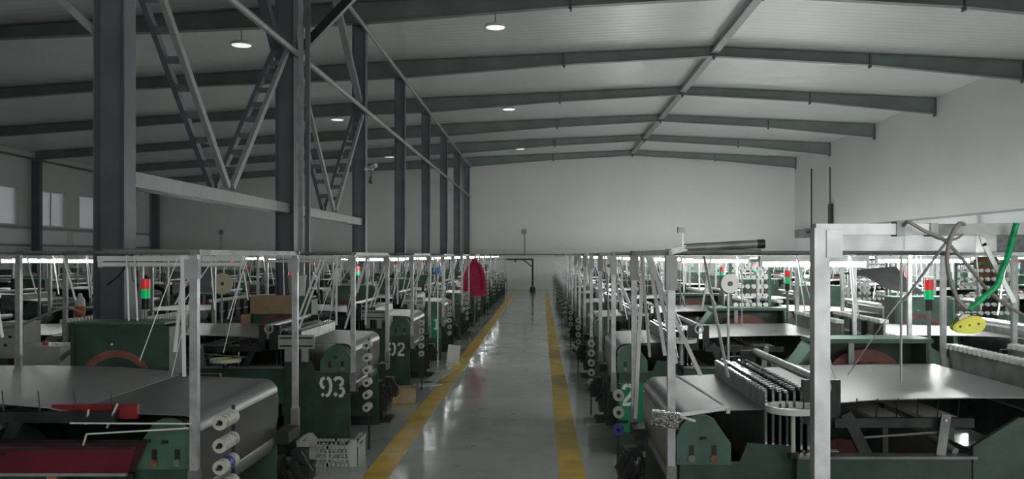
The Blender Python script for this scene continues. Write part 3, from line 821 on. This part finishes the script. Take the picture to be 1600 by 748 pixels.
MB().cyl((.05, 0, .0), (.43, 0, .02), .022, 12).obj('pipe', 'grey', t); MB().cyl((.43, 0, .02), (.47, 0, .021), .024, 12).obj('end_cap', 'black', t)
MB().bar((-.02, 0, -.02), (.06, 0, .0), .04, .03).obj('clamp', 'galv', t)
# tapes hanging on window side looms
for k in (1, 2, 3):
    y = YL[k]
    tape_bundle(XFL - .35, y + .25, 1.90, [(XFL - .62, y + .15, 1.15, -.01), (XFL - .58, y + .18, 1.15, .03)], LOOM_L[k], w=.018)
    tape_bundle(XFL - .06, y + 1.0, 1.90, [(XFL - .30, y + 1.0, 1.12), (XFL - .1, y + 1.1, 1.15, .02)], LOOM_L[k], w=.02)

# near overhead arm by the camera: post of the loom beside the camera carries it
ax, ay = XFR + .035, .52 + 1.78
t = empty('overhead_arm', (ax, ay, 1.965), 'galvanised square arm reaching out from the big near post', 'arm')
MB().box(-.035, .29, -.016, .016, -.012, .016).obj('arm', 'galv', t)
MB().bar((.27, .0, .0), (1.6, -.05, .02), .036, .03).obj('arm_extension', 'grey', t)
MB().box(-.01, .03, -.024, .024, -.07, .0).obj('post_cap', 'galv', t)
MB().box(.17, .19, -.02, .02, -.016, .022).obj('clip', 'tie', t); MB().box(.255, .275, -.02, .02, -.016, .018).obj('joint_plate', 'tie', t)
def P2(u, v, y):
    return ((u - 846) * y / 1400, y, 1.9 - (v - 399) * y / 1400)
def smooth(pts, n=6):
    out = []
    for i in range(len(pts) - 1):
        p0, p1, p2, p3 = [Vector(pts[max(0, min(len(pts) - 1, i + k))]) for k in (-1, 0, 1, 2)]
        for k in range(n):
            s = k / n
            out.append(.5 * ((2 * p1) + (p2 - p0) * s + (2 * p0 - 5 * p1 + 4 * p2 - p3) * s * s + (3 * p1 - p0 - 3 * p2 + p3) * s ** 3))
    out.append(Vector(pts[-1])); return out
def cord(name, pts, r, m, label, cat='cable'):
    return tag(MB().tube(smooth(pts), r, 8).obj(name, m), label, cat)
cord('cable', [P2(1412, 352, 2.28), P2(1420, 347, 2.25), P2(1445, 361, 2.25), P2(1475, 375, 2.26), P2(1510, 412, 2.3), P2(1545, 455, 2.34), P2(1578, 480, 2.4), P2(1615, 500, 2.5)], .0045, 'cable', 'stiff grey brown cable sloping down from the overhead arm')
cord('cable', [P2(1506, 350, 2.26), P2(1498, 350, 2.24), P2(1487, 368, 2.24), P2(1480, 400, 2.24), P2(1484, 435, 2.26), P2(1497, 468, 2.27), P2(1512, 482, 2.27)], .0055, 'cable', 'thick grey brown cable looped over the overhead arm and hanging')
cord('cable', [P2(1445, 361, 2.26), P2(1465, 372, 2.26), P2(1490, 374, 2.26), P2(1505, 366, 2.27)], .003, 'cable', 'thin brown cable sagging under the overhead arm joint')
cord('thread', [P2(1415, 460, 3.6), P2(1380, 505, 4.2), P2(1325, 585, 5.6)], .003, 'white', 'pale thread slanting down in front of the red flywheel', 'thread')
tag(MB().bar(P2(1537, 380, 2.3), P2(1585, 472, 2.3), .012, .004, up=(0, 1, 0)).bar(P2(1533, 366, 2.3), P2(1538, 384, 2.3), .012, .004, up=(0, 1, 0)).obj('hanging_tape', 'tape'), 'broad white tape slanting down beside the green strap', 'tape')
tag(MB().bar(P2(1490, 362, 2.29), P2(1412, 470, 3.0), .014, .004, up=(0, 1, 0)).obj('hanging_tape', 'tape'), 'white tape slanting across the red and green signal tower', 'tape')
# green strap and the yellow pierced block
t = cord('green_strap', [P2(1588, 349, 2.24), P2(1578, 395, 2.27), P2(1566, 420, 2.28), P2(1557, 446, 2.28), P2(1535, 466, 2.28), P2(1514, 485, 2.28)], [.002] * 7 + [.007, .008, .008, .008, .009, .010, .011, .010, .009] + [.009] * 8 + [.010, .009, .010, .009, .010, .009, .006][:7], 'strap', 'bunched green strap hanging from the overhead arm', 'strap') if False else None
cord('green_strap', [P2(1588, 349, 2.24), P2(1574, 402, 2.27), P2(1566, 420, 2.28), P2(1557, 446, 2.28), P2(1535, 466, 2.28), P2(1514, 484, 2.28)], .0075, 'strap', 'bunched green strap hanging from the overhead arm', 'strap')
yc = P2(1512, 508, 2.28)
t = empty('yellow_block', yc, 'yellow pear shaped plastic block with three holes on the green strap', 'block', rot=(0, -.16, 0))
out = []
for k in range(28):
    a = 2 * PI * k / 28
    rx = .042; rz = .022 * (1 + .25 * math.cos(a))
    out.append((rx * math.cos(a), rz * math.sin(a)))
MB().prism(out, -.009, .009).obj('body', 'yellow', t)
MB().prism([(x * .9, z * .9) for x, z in out], -.011, -.009).obj('face', 'yellow', t)
for x in (-.024, .0, .023):
    MB().cyl((x, -.0115, .001), (x, -.0105, .001), .0032, 10).obj('hole', 'dark' if x else 'rust', t)
MB().tube([(-.042, 0, -.004), (-.03, 0, .018), (0, 0, .030), (.028, 0, .026), (.045, 0, .004)], .0015, 6).obj('wire_loop', 'black', t)
MB().prism([(-.022, .015), (.006, .024), (.008, .028), (-.010, .030), (-.022, .022)], -.006, .006).obj('cap', 'cream', t)

# ------------------------------------------------------------------ loose things
# plastic crate by loom ninety-three
def crate(loc):
    t = empty('plastic_crate', loc, 'pale perforated plastic crate on the floor in front of the loom ninety-three', 'crate')
    w, d, h = .27, .17, .235
    MB().box(-w, w, -d, d, 0, .012).obj('bottom', 'crate', t)
    def side_wall(a, bb, n, nm):
        b = MB(); a, bb = Vector(a), Vector(bb); u = bb - a
        def seg(s0, s1, z0, z1, th=.012):
            p = a + u * ((s0 + s1) / 2); b2 = u.normalized(); L = u.length * (s1 - s0) / 2
            q0, q1 = p - b2 * L, p + b2 * L
            b.bar((q0.x, q0.y, (z0 + z1) / 2), (q1.x, q1.y, (z0 + z1) / 2), th, z1 - z0)
        seg(0, 1, 0, .03); seg(.08, .92, .155, .18); seg(0, 1, .06, .072, .010); seg(.1, .9, .11, .122, .01)
        for k in range(n + 1):
            s = k / n; wdt = .02 if k in (0, n) or k == n // 2 else .007
            seg(max(0, s - wdt), min(1, s + wdt), .0, .18)
        r2 = random.Random(n)
        for k in range(n * 2):
            s = r2.uniform(.05, .93); z = .03 + .12 * r2.random(); seg(s, s + .05, z, z + .012, .008)
        b.obj(nm, 'crate', t)
    side_wall((-w, -d, 0), (w, -d, 0), 14, 'lattice_side'); side_wall((-w, d, 0), (w, d, 0), 14, 'lattice_side')
    side_wall((-w, -d, 0), (-w, d, 0), 8, 'lattice_end'); side_wall((w, -d, 0), (w, d, 0), 8, 'lattice_end')
    for sx in (-1, 1):
        for sy in (-1, 1):
            b = MB(); b.prism([(sx * w, 0), (sx * w, h), (sx * (w - .05), h), (sx * (w - .10), .175), (sx * (w - .06), 0)], sy * d - .008, sy * d + .008)
            b.prism([(sx * w - .008, 0), (sx * w + .008, 0), (sx * w + .008, h), (sx * w - .008, h)], min(sy * d, sy * (d - .07)), max(sy * d, sy * (d - .07)))
            b.obj('corner_post', 'crate', t)
        MB().box(sx * w - .012, sx * w + .012, -d, d, h - .03, h).obj('end_grip', 'crate', t)
    return t
crate((-1.93, 8.25, 0))
# open cardboard box
t = empty('cardboard_box', (-1.78, 11.6, 0), 'open brown cardboard box on the floor before loom ninety-two', 'box', rot=(0, 0, .12))
w, d, h = .15, .14, .2
for nm, args in (('side', (-w, w, -d, -d + .006, 0, h)), ('side', (-w, w, d - .006, d, 0, h)), ('side', (-w, -w + .006, -d, d, 0, h)), ('side', (w - .006, w, -d, d, 0, h)), ('bottom', (-w, w, -d, d, 0, .006))):
    MB().box(*args).obj(nm, 'cardbox', t)
MB().bar((w, 0, h), (w + .05, 0, h + .04), .25, .006, up=(-.5, 0, 1)).obj('flap', 'cardbox', t)
MB().bar((-w, 0, h), (-w - .06, 0, h - .02), .25, .006, up=(.2, 0, 1)).obj('flap', 'cardbox', t)
MB().box(w - .001, w + .002, -.06, .02, .05, .15).obj('paper_label', 'white', t)
t = empty('folded_card', (-1.62, 13.3, 0), 'pale folded card sheet lying on the floor beyond the cardboard box', 'card')
MB().bar((-.2, -.25, .005), (.1, -.05, .005), .25, .008).obj('sheet', 'white', t); MB().bar((-.05, .1, .02), (.2, .35, .16), .25, .008).obj('raised_flap', 'white', t)
t = empty('folded_card', (-1.58, 15.9, 0), 'pale card propped upright on the floor near the bright green panel', 'card')
MB().bar((0, 0, 0), (.03, .1, .30), .22, .008, up=(0, 1, 0)).obj('sheet', 'white', t); MB().box(-.1, .14, -.25, -.05, 0, .01).obj('base_sheet', 'white', t)

# hanging garments
def garment(name, top, h, w, m, label, sleeves=True):
    t = empty(name, top, label, 'garment')
    b = MB(); n = 20; rows = 12; v = []
    for i in range(rows + 1):
        s = i / rows
        if s < .12: rx = w * (.06 + .9 * s)
        else: rx = w * (.17 + .36 * (s - .12) ** .8)
        ry = rx * .42
        for k in range(n):
            a = 2 * PI * k / n
            f = 1 + .10 * s * math.sin(5 * a + 2 * s) + .05 * s * math.sin(9 * a)
            v.append((rx * math.cos(a) * f + .02 * s * math.sin(4 * s), ry * math.sin(a) * f, -h * s))
    f = []
    for i in range(rows):
        for k in range(n):
            f.append((i * n + k, i * n + (k + 1) % n, (i + 1) * n + (k + 1) % n, (i + 1) * n + k))
    f += [tuple(range(n)), tuple(range(rows * n, rows * n + n))[::-1]]
    b.add(v, f).obj('body', m, t)
    if sleeves:
        for s in (-1, 1):
            MB().tube(smooth([(s * w * .16, -.02, -h * .15), (s * w * .34, -.06, -h * .4), (s * w * .40, -.09, -h * .72), (s * w * .38, -.09, -h * .86)], 4), [w * .07] * 5 + [w * .085] * 8, 10).obj('sleeve', m, t)
    MB().lathe((0, -.03, -h * .06), [(.0, h * .04), (w * .12, 0), (w * .14, -h * .06), (w * .05, -h * .10)], 'z', 12, False).obj('hood', m, t)
    MB().cyl((0, 0, -.02), (0, 0, .06), .006, 6).obj('hook', 'grey', t); MB().cyl((0, .03, -top[2]), (0, .03, .06), .012, 6).obj('hanging_pole', 'grey', t)
    return t
garment('red_coat', (-1.66, 22.25, 1.83), .93, .62, 'redcloth', 'crimson red coat hanging from a loom post by the aisle')
garment('dark_jacket', (-5.67, 15.2, 1.78), .70, .6, 'darkcloth', 'black jacket hanging behind the looms near the tan disc')
# grey draped cloth
b = MB()
pts = [(1318, 426, 9.2), (1352, 420, 9.2), (1400, 416, 9.2), (1410, 428, 9.1), (1428, 445, 9.0), (1447, 458, 8.9)]
low = [(1320, 428, 9.15), (1352, 432, 9.0), (1388, 452, 8.9), (1405, 455, 8.9), (1428, 459, 8.8), (1446, 460, 8.85)]
vs = [P2(*p) for p in pts] + [P2(*p) for p in low]; n = len(pts)
vs += [(x, y + .012, z) for x, y, z in vs]
f = [(i, i + 1, n + i + 1, n + i) for i in range(n - 1)] + [(2 * n + i, 3 * n + i, 3 * n + i + 1, 2 * n + i + 1) for i in range(n - 1)]
f += [(i, 2 * n + i, 2 * n + i + 1, i + 1) for i in range(n - 1)] + [(n + i, n + i + 1, 3 * n + i + 1, 3 * n + i) for i in range(n - 1)]
f += [(0, n, 3 * n, 2 * n), (n - 1, 3 * n - 1, 4 * n - 1, 2 * n - 1)]
tag(b.add(vs, f).obj('draped_cloth', 'greycloth'), 'grey cloth draped under the lit tube lamp behind the green drive guard', 'cloth')

# card discs, bucket, cardboard, bottle
def disc(u, v, y, r, label, m, zfoot, tilt=.0):
    p = P2(u, v, y)
    t = empty('card_disc', p, label, 'disc', rot=(0, 0, tilt))
    MB().lathe((0, 0, 0), [(.02, -.012), (r, -.012), (r, .0), (.02, .0)], 'y', 26).obj('plate', m, t)
    MB().lathe((0, 0, 0), [(.0, -.02), (.022, -.02), (.022, .05), (.0, .05)], 'y', 12, False).obj('hub', 'dark', t)
    MB().lathe((0, .045, 0), [(.02, -.012), (r * .97, -.012), (r * .97, .0), (.02, .0)], 'y', 26).obj('rear_plate', m, t)
    MB().cyl((0, .03, 0), (0, .03, zfoot - p[2]), .012, 8).obj('stand', 'galv', t)
disc(347, 443, 11.4, .135, 'tan card disc on a stand between two window side looms', 'tan', 0, .5)
disc(1140, 443, 7.6, .082, 'cream spool disc with a dark hub, behind the foil roll loom', 'cream', 0, .2)
disc(951, 415, 11.4, .10, 'tan disc high among the posts of the blank wall side looms', 'tan', 0, .2)
t = empty('plastic_bucket', (-2.80, YL[1] + W + .2, 1.44), 'pale worn bucket standing on the green guard of loom ninety-three', 'bucket')
MB().lathe((0, 0, 0), [(.0, 0), (.085, 0), (.105, .22), (.112, .22), (.112, .235), (.098, .235), (.08, .01), (0, .01)], 'z', 22, False).obj('pail', 'crate', t)
MB().tube([(.105 * math.cos(a), .02, .20 - .10 * math.sin(a)) for a in [PI * k / 8 for k in range(9)]], .003, 5).obj('handle', 'grey', t)
t = empty('cardboard_sheet', (-2.98, YL[1] + 1.40, 1.150), 'brown cardboard flap standing on the sheet of loom ninety-three', 'cardboard')
MB().box(-.26, .20, .0, .008, 0, .21).obj('panel', 'brown', t); MB().bar((-.26, .0, 0), (-.33, -.09, .0), .008, .20).obj('folded_edge', 'brown', t)
t.children[1].location.z = .10
t = empty('orange_bottle', (-4.66, 9.05, 1.29), 'white bottle with orange base standing behind the big column', 'bottle')
MB().lathe((0, 0, 0), [(0, 0), (.045, 0), (.05, .02), (.05, .10), (.0, .10)], 'z', 14, False).obj('base_cup', 'orange', t)
MB().lathe((0, 0, 0), [(.048, .10), (.045, .16), (.02, .20), (.018, .23), (0, .23)], 'z', 14, False).obj('bottle_top', 'white', t)
t = empty('blue_cap', P2(684, 423, 15.3), 'blue round cap on a white pole beyond loom ninety-two', 'cap')
MB().lathe((0, 0, 0), [(0, -.05), (.05, -.04), (.06, 0), (.045, .05), (0, .06)], 'z', 14, False).obj('dome', 'bluecap', t); MB().cyl((0, 0, -.05), (0, 0, -1.638), .012, 8).obj('pole', 'white', t)

# control boxes at the window side
def cabinet(name, x0, x1, y0, y1, ztop, label, face=0):
    t = empty(name, ((x0 + x1) / 2, (y0 + y1) / 2, 0), label, 'control box')
    w, d = (x1 - x0) / 2, (y1 - y0) / 2
    MB().box(-w, w, -d, d, ztop - .30, ztop).obj('housing', 'grille', t)
    MB().box(-w * .5, w * .5, -d * .5, d * .5, 0, ztop - .30).obj('pedestal', 'dark', t)
    MB().box(-w * .9, w * .9, -d * .9, d * .9, 0, .03).obj('base_plate', 'dark', t)
    return t
t = cabinet('control_box', -4.56, -4.33, 7.5, 7.75, 1.34, 'grey upright control box with small knobs beside a window side post')
for (x, z, m) in ((.0, 1.22, 'black'), (.05, 1.22, 'black'), (-.04, 1.15, 'black'), (.05, 1.15, 'green_off')):
    MB().cyl((x, -.135, z), (x, -.125, z), .012, 8).obj('knob', m, t)
t = cabinet('control_box', -4.12, -3.76, 7.0, 7.35, 1.19, 'low grey control box with a red button on its top')
MB().cyl((-.02, -.02, 1.19), (-.02, -.02, 1.215), .022, 10).obj('red_button', 'red_off', t)
MB().cyl((.07, -.0, 1.19), (.07, 0, 1.20), .02, 10).obj('button', 'white', t)
cord('hose', [P2(96, 560, 6.9), P2(110, 549, 6.85), P2(128, 547, 6.8), P2(145, 556, 6.75), P2(158, 572, 6.7), P2(163, 590, 6.7)], .02, 'cable', 'thick ribbed hose arching behind the nearest warp sheet', 'hose')
cord('cable', [P2(0, 512, 7.4), P2(30, 508, 7.4), P2(55, 498, 7.45), P2(90, 484, 7.5), P2(108, 481, 7.6), P2(130, 489, 7.8)], .011, 'cable', 'pale cable strung across the window side from a post')
cord('cable', [P2(168, 445, 8.4), P2(190, 425, 7.9), P2(205, 400, 7.2), P2(225, 392, 6.9)], .008, 'cable2', 'dark cable sagging from the big near column to the gantry')
cord('cable', [P2(208, 400, 6.5), P2(206, 420, 6.5), P2(209, 440, 6.5), P2(214, 425, 6.5), P2(213, 400, 6.5)], .004, 'cable2', 'thin cable loop hanging beside the big near column')
cord('cable', [P2(252, 398, 6.5), P2(254, 425, 6.5), P2(258, 450, 6.45), P2(262, 478, 6.4)], .005, 'cable2', 'dark cable hanging behind the red and green tower')
# CCTV on third column
t = empty('security_camera', (XC + .30, 20.2, 3.85), 'white security camera on a bracket on the third column', 'camera')
MB().box(-.15, .05, -.03, .03, -.03, .03).obj('bracket', 'white', t); MB().cyl((-.02, -.08, .02), (.14, -.22, .06), .05, 12).obj('camera_body', 'white', t)
MB().cyl((.0, -.05, -.2), (.0, -.14, -.32), .045, 10).obj('lower_camera', 'grey', t); MB().cyl((0, 0, -.2), (0, 0, .0), .02, 8).obj('drop_tube', 'grey', t)
# pipe portal at the end of the aisle
t = empty('pipe_portal', (-.46, 46.6, 0), 'dark pipe portal standing across the far end of the aisle', 'portal')
MB().bar((0, 0, 0), (0, 0, 1.70), .10).obj('post', 'dark', t); MB().bar((-2.5, 0, 0), (-2.5, 0, 1.70), .10).obj('post', 'dark', t)
MB().bar((-2.55, 0, 1.70), (.05, 0, 1.70), .10).obj('crossbar', 'dark', t); MB().bar((-.5, 0, 1.68), (0, 0, 1.30), .06).obj('corner_brace', 'dark', t)
MB().lathe((0, 0, 0), [(0, 0), (.16, 0), (.14, .25), (0, .3)], 'z', 10, False).obj('base_block', 'dark', t)
MB().box(-.95, -.85, -.03, .03, 1.55, 1.66).obj('hook_block', 'dark', t)
# wall fixtures
for (u, v0, v1, y, lab) in ((820, 358, 400, 49.8, 'small dark antenna fixture on the end wall above the portal'), (345, 359, 400, 49.8, 'small dark fixture on the end wall of the window side hall')):
    p = P2(u, v0, y); q = P2(u, v1, y)
    t = empty('wall_fixture', p, lab, 'fixture')
    MB().box(-.1, .1, -.05, .09, -.25, .0).obj('head', 'grey', t); MB().cyl((0, .06, -.25), (0, .06, q[2] - p[2]), .02, 6).obj('conduit', 'grey', t)
t = empty('pole_lamp', (2.45, 15.2, 0), 'small white lamp head on a thin leaning pole above the looms', 'lamp')
MB().cyl((0, 0, 0), (-.06, 0, 2.30), .015, 8).obj('pole', 'white', t); MB().box(-.14, -.02, -.06, .06, 2.28, 2.38).obj('head', 'grey', t)
# corner pipes and junction boxes on the blank wall
t = empty('corner_pipe', (XR - .09, 46.5, 0), 'thin dark pipe rising in the corner above two junction boxes', 'pipe')
MB().cyl((0, 0, 0), (0, 0, 6.4), .035, 8).obj('pipe', 'dark', t); MB().cyl((-.0, -3.0, 0), (.0, -3.0, 6.2), .03, 8).obj('pipe', 'dark', t)
MB().box(-.07, .05, -3.3, -2.9, 3.0, 4.4).obj('thick_sleeve', 'black', t)
MB().bar((-.1, -1.55, 3.1), (-.1, .45, 3.1), .08).obj('link_pipe', 'dark', t)
for (yy, lab) in ((47.5, 'grey'), (44.5, 'dark')):
    t = empty('junction_box', (XR - .34, yy, 3.05), lab + ' junction box on the blank wall by the corner pipe', 'box')
    MB().box(-.22, .335, -.5, .4, -.22, .22).obj('housing', 'grey' if lab == 'grey' else 'dark', t); MB().box(-.24, -.22, -.45, .35, -.18, .18).obj('lid', 'grey', t)

# bobbin creels: green stands with rows of bobbins
def creel(x, y, w, h, nrow, ncol, label, sl):
    t = empty('bobbin_creel', (x, y, 0), label, 'creel', 'bobbin creels')
    for sx in (-1, 1):
        MB().box(sx * w / 2 - .02, sx * w / 2 + .02, -.02, .02, 0, h).obj('post', 'green2', t)
    MB().box(-w / 2, w / 2, -.25, .25, 0, .04).obj('base', 'green', t)
    MB().box(-w / 2, w / 2, -.02, .02, h - .04, h).obj('top_bar', 'green2', t)
    for r in range(nrow):
        z = h - .12 - r * (h - 1.05) / nrow
        MB().box(-w / 2, w / 2, .0, .02, z - .01, z + .01).obj('shelf_bar', 'green2', t)
        b = MB()
        for cidx in range(ncol):
            xx = -w / 2 + .06 + cidx * (w - .12) / (ncol - 1)
            b.cyl((xx, -.07, z), (xx, .0, z), .03, 8, .022)
        b.obj('bobbin_row', 'white', t, kind='stuff')
creel(2.65, 11.4, .50, 1.86, 7, 6, 'green creel stand with rows of white bobbins behind the stencilled two loom', 0)
creel(4.57, 15.1, .38, 1.80, 6, 5, 'narrow green creel stand of white bobbins behind the big near post', 0)
creel(6.4, 17.8, .9, 1.84, 7, 9, 'wide green creel stand of white bobbins beyond the draped grey cloth', 0)
creel(6.5, 13.2, .8, 1.80, 6, 8, 'green creel stand of white bobbins in the aisle beyond the yellow block', 0)
creel(3.0, 22.7, .6, 1.8, 7, 6, 'green creel stand of bobbins deep among the blank wall side looms', 0)
# grey wall cabinet far side with slats, brown picture-like drum
t = empty('steel_cabinet', (13.3, 25.8, 0), 'grey steel cabinet standing against the blank wall', 'cabinet')
MB().box(-.5, .6, -.6, .6, 0, 2.7).obj('body', 'grille', t)
for k in range(2):
    dd = MB().box(-.5 + .55 * k + .01, .04 + .55 * k, -.615, -.6, .1, 2.62).obj('door', 'grey', t)
    MB().box(-.02 + .06 * k, .01 + .06 * k, -.63, -.615, 1.3, 1.5).obj('handle', 'dark', dd)
t = empty('brown_drum', (6.95, 14.0, 0), 'rust brown drum raised on a stand beyond the green strap', 'drum')
MB().lathe((0, 0, 1.50), [(0, 0), (.16, 0), (.18, .05), (.18, .33), (.15, .38), (0, .38)], 'z', 18, False).obj('drum', 'rust', t); MB().box(-.12, .12, -.12, .12, 0, 1.5).obj('stand', 'dark', t)
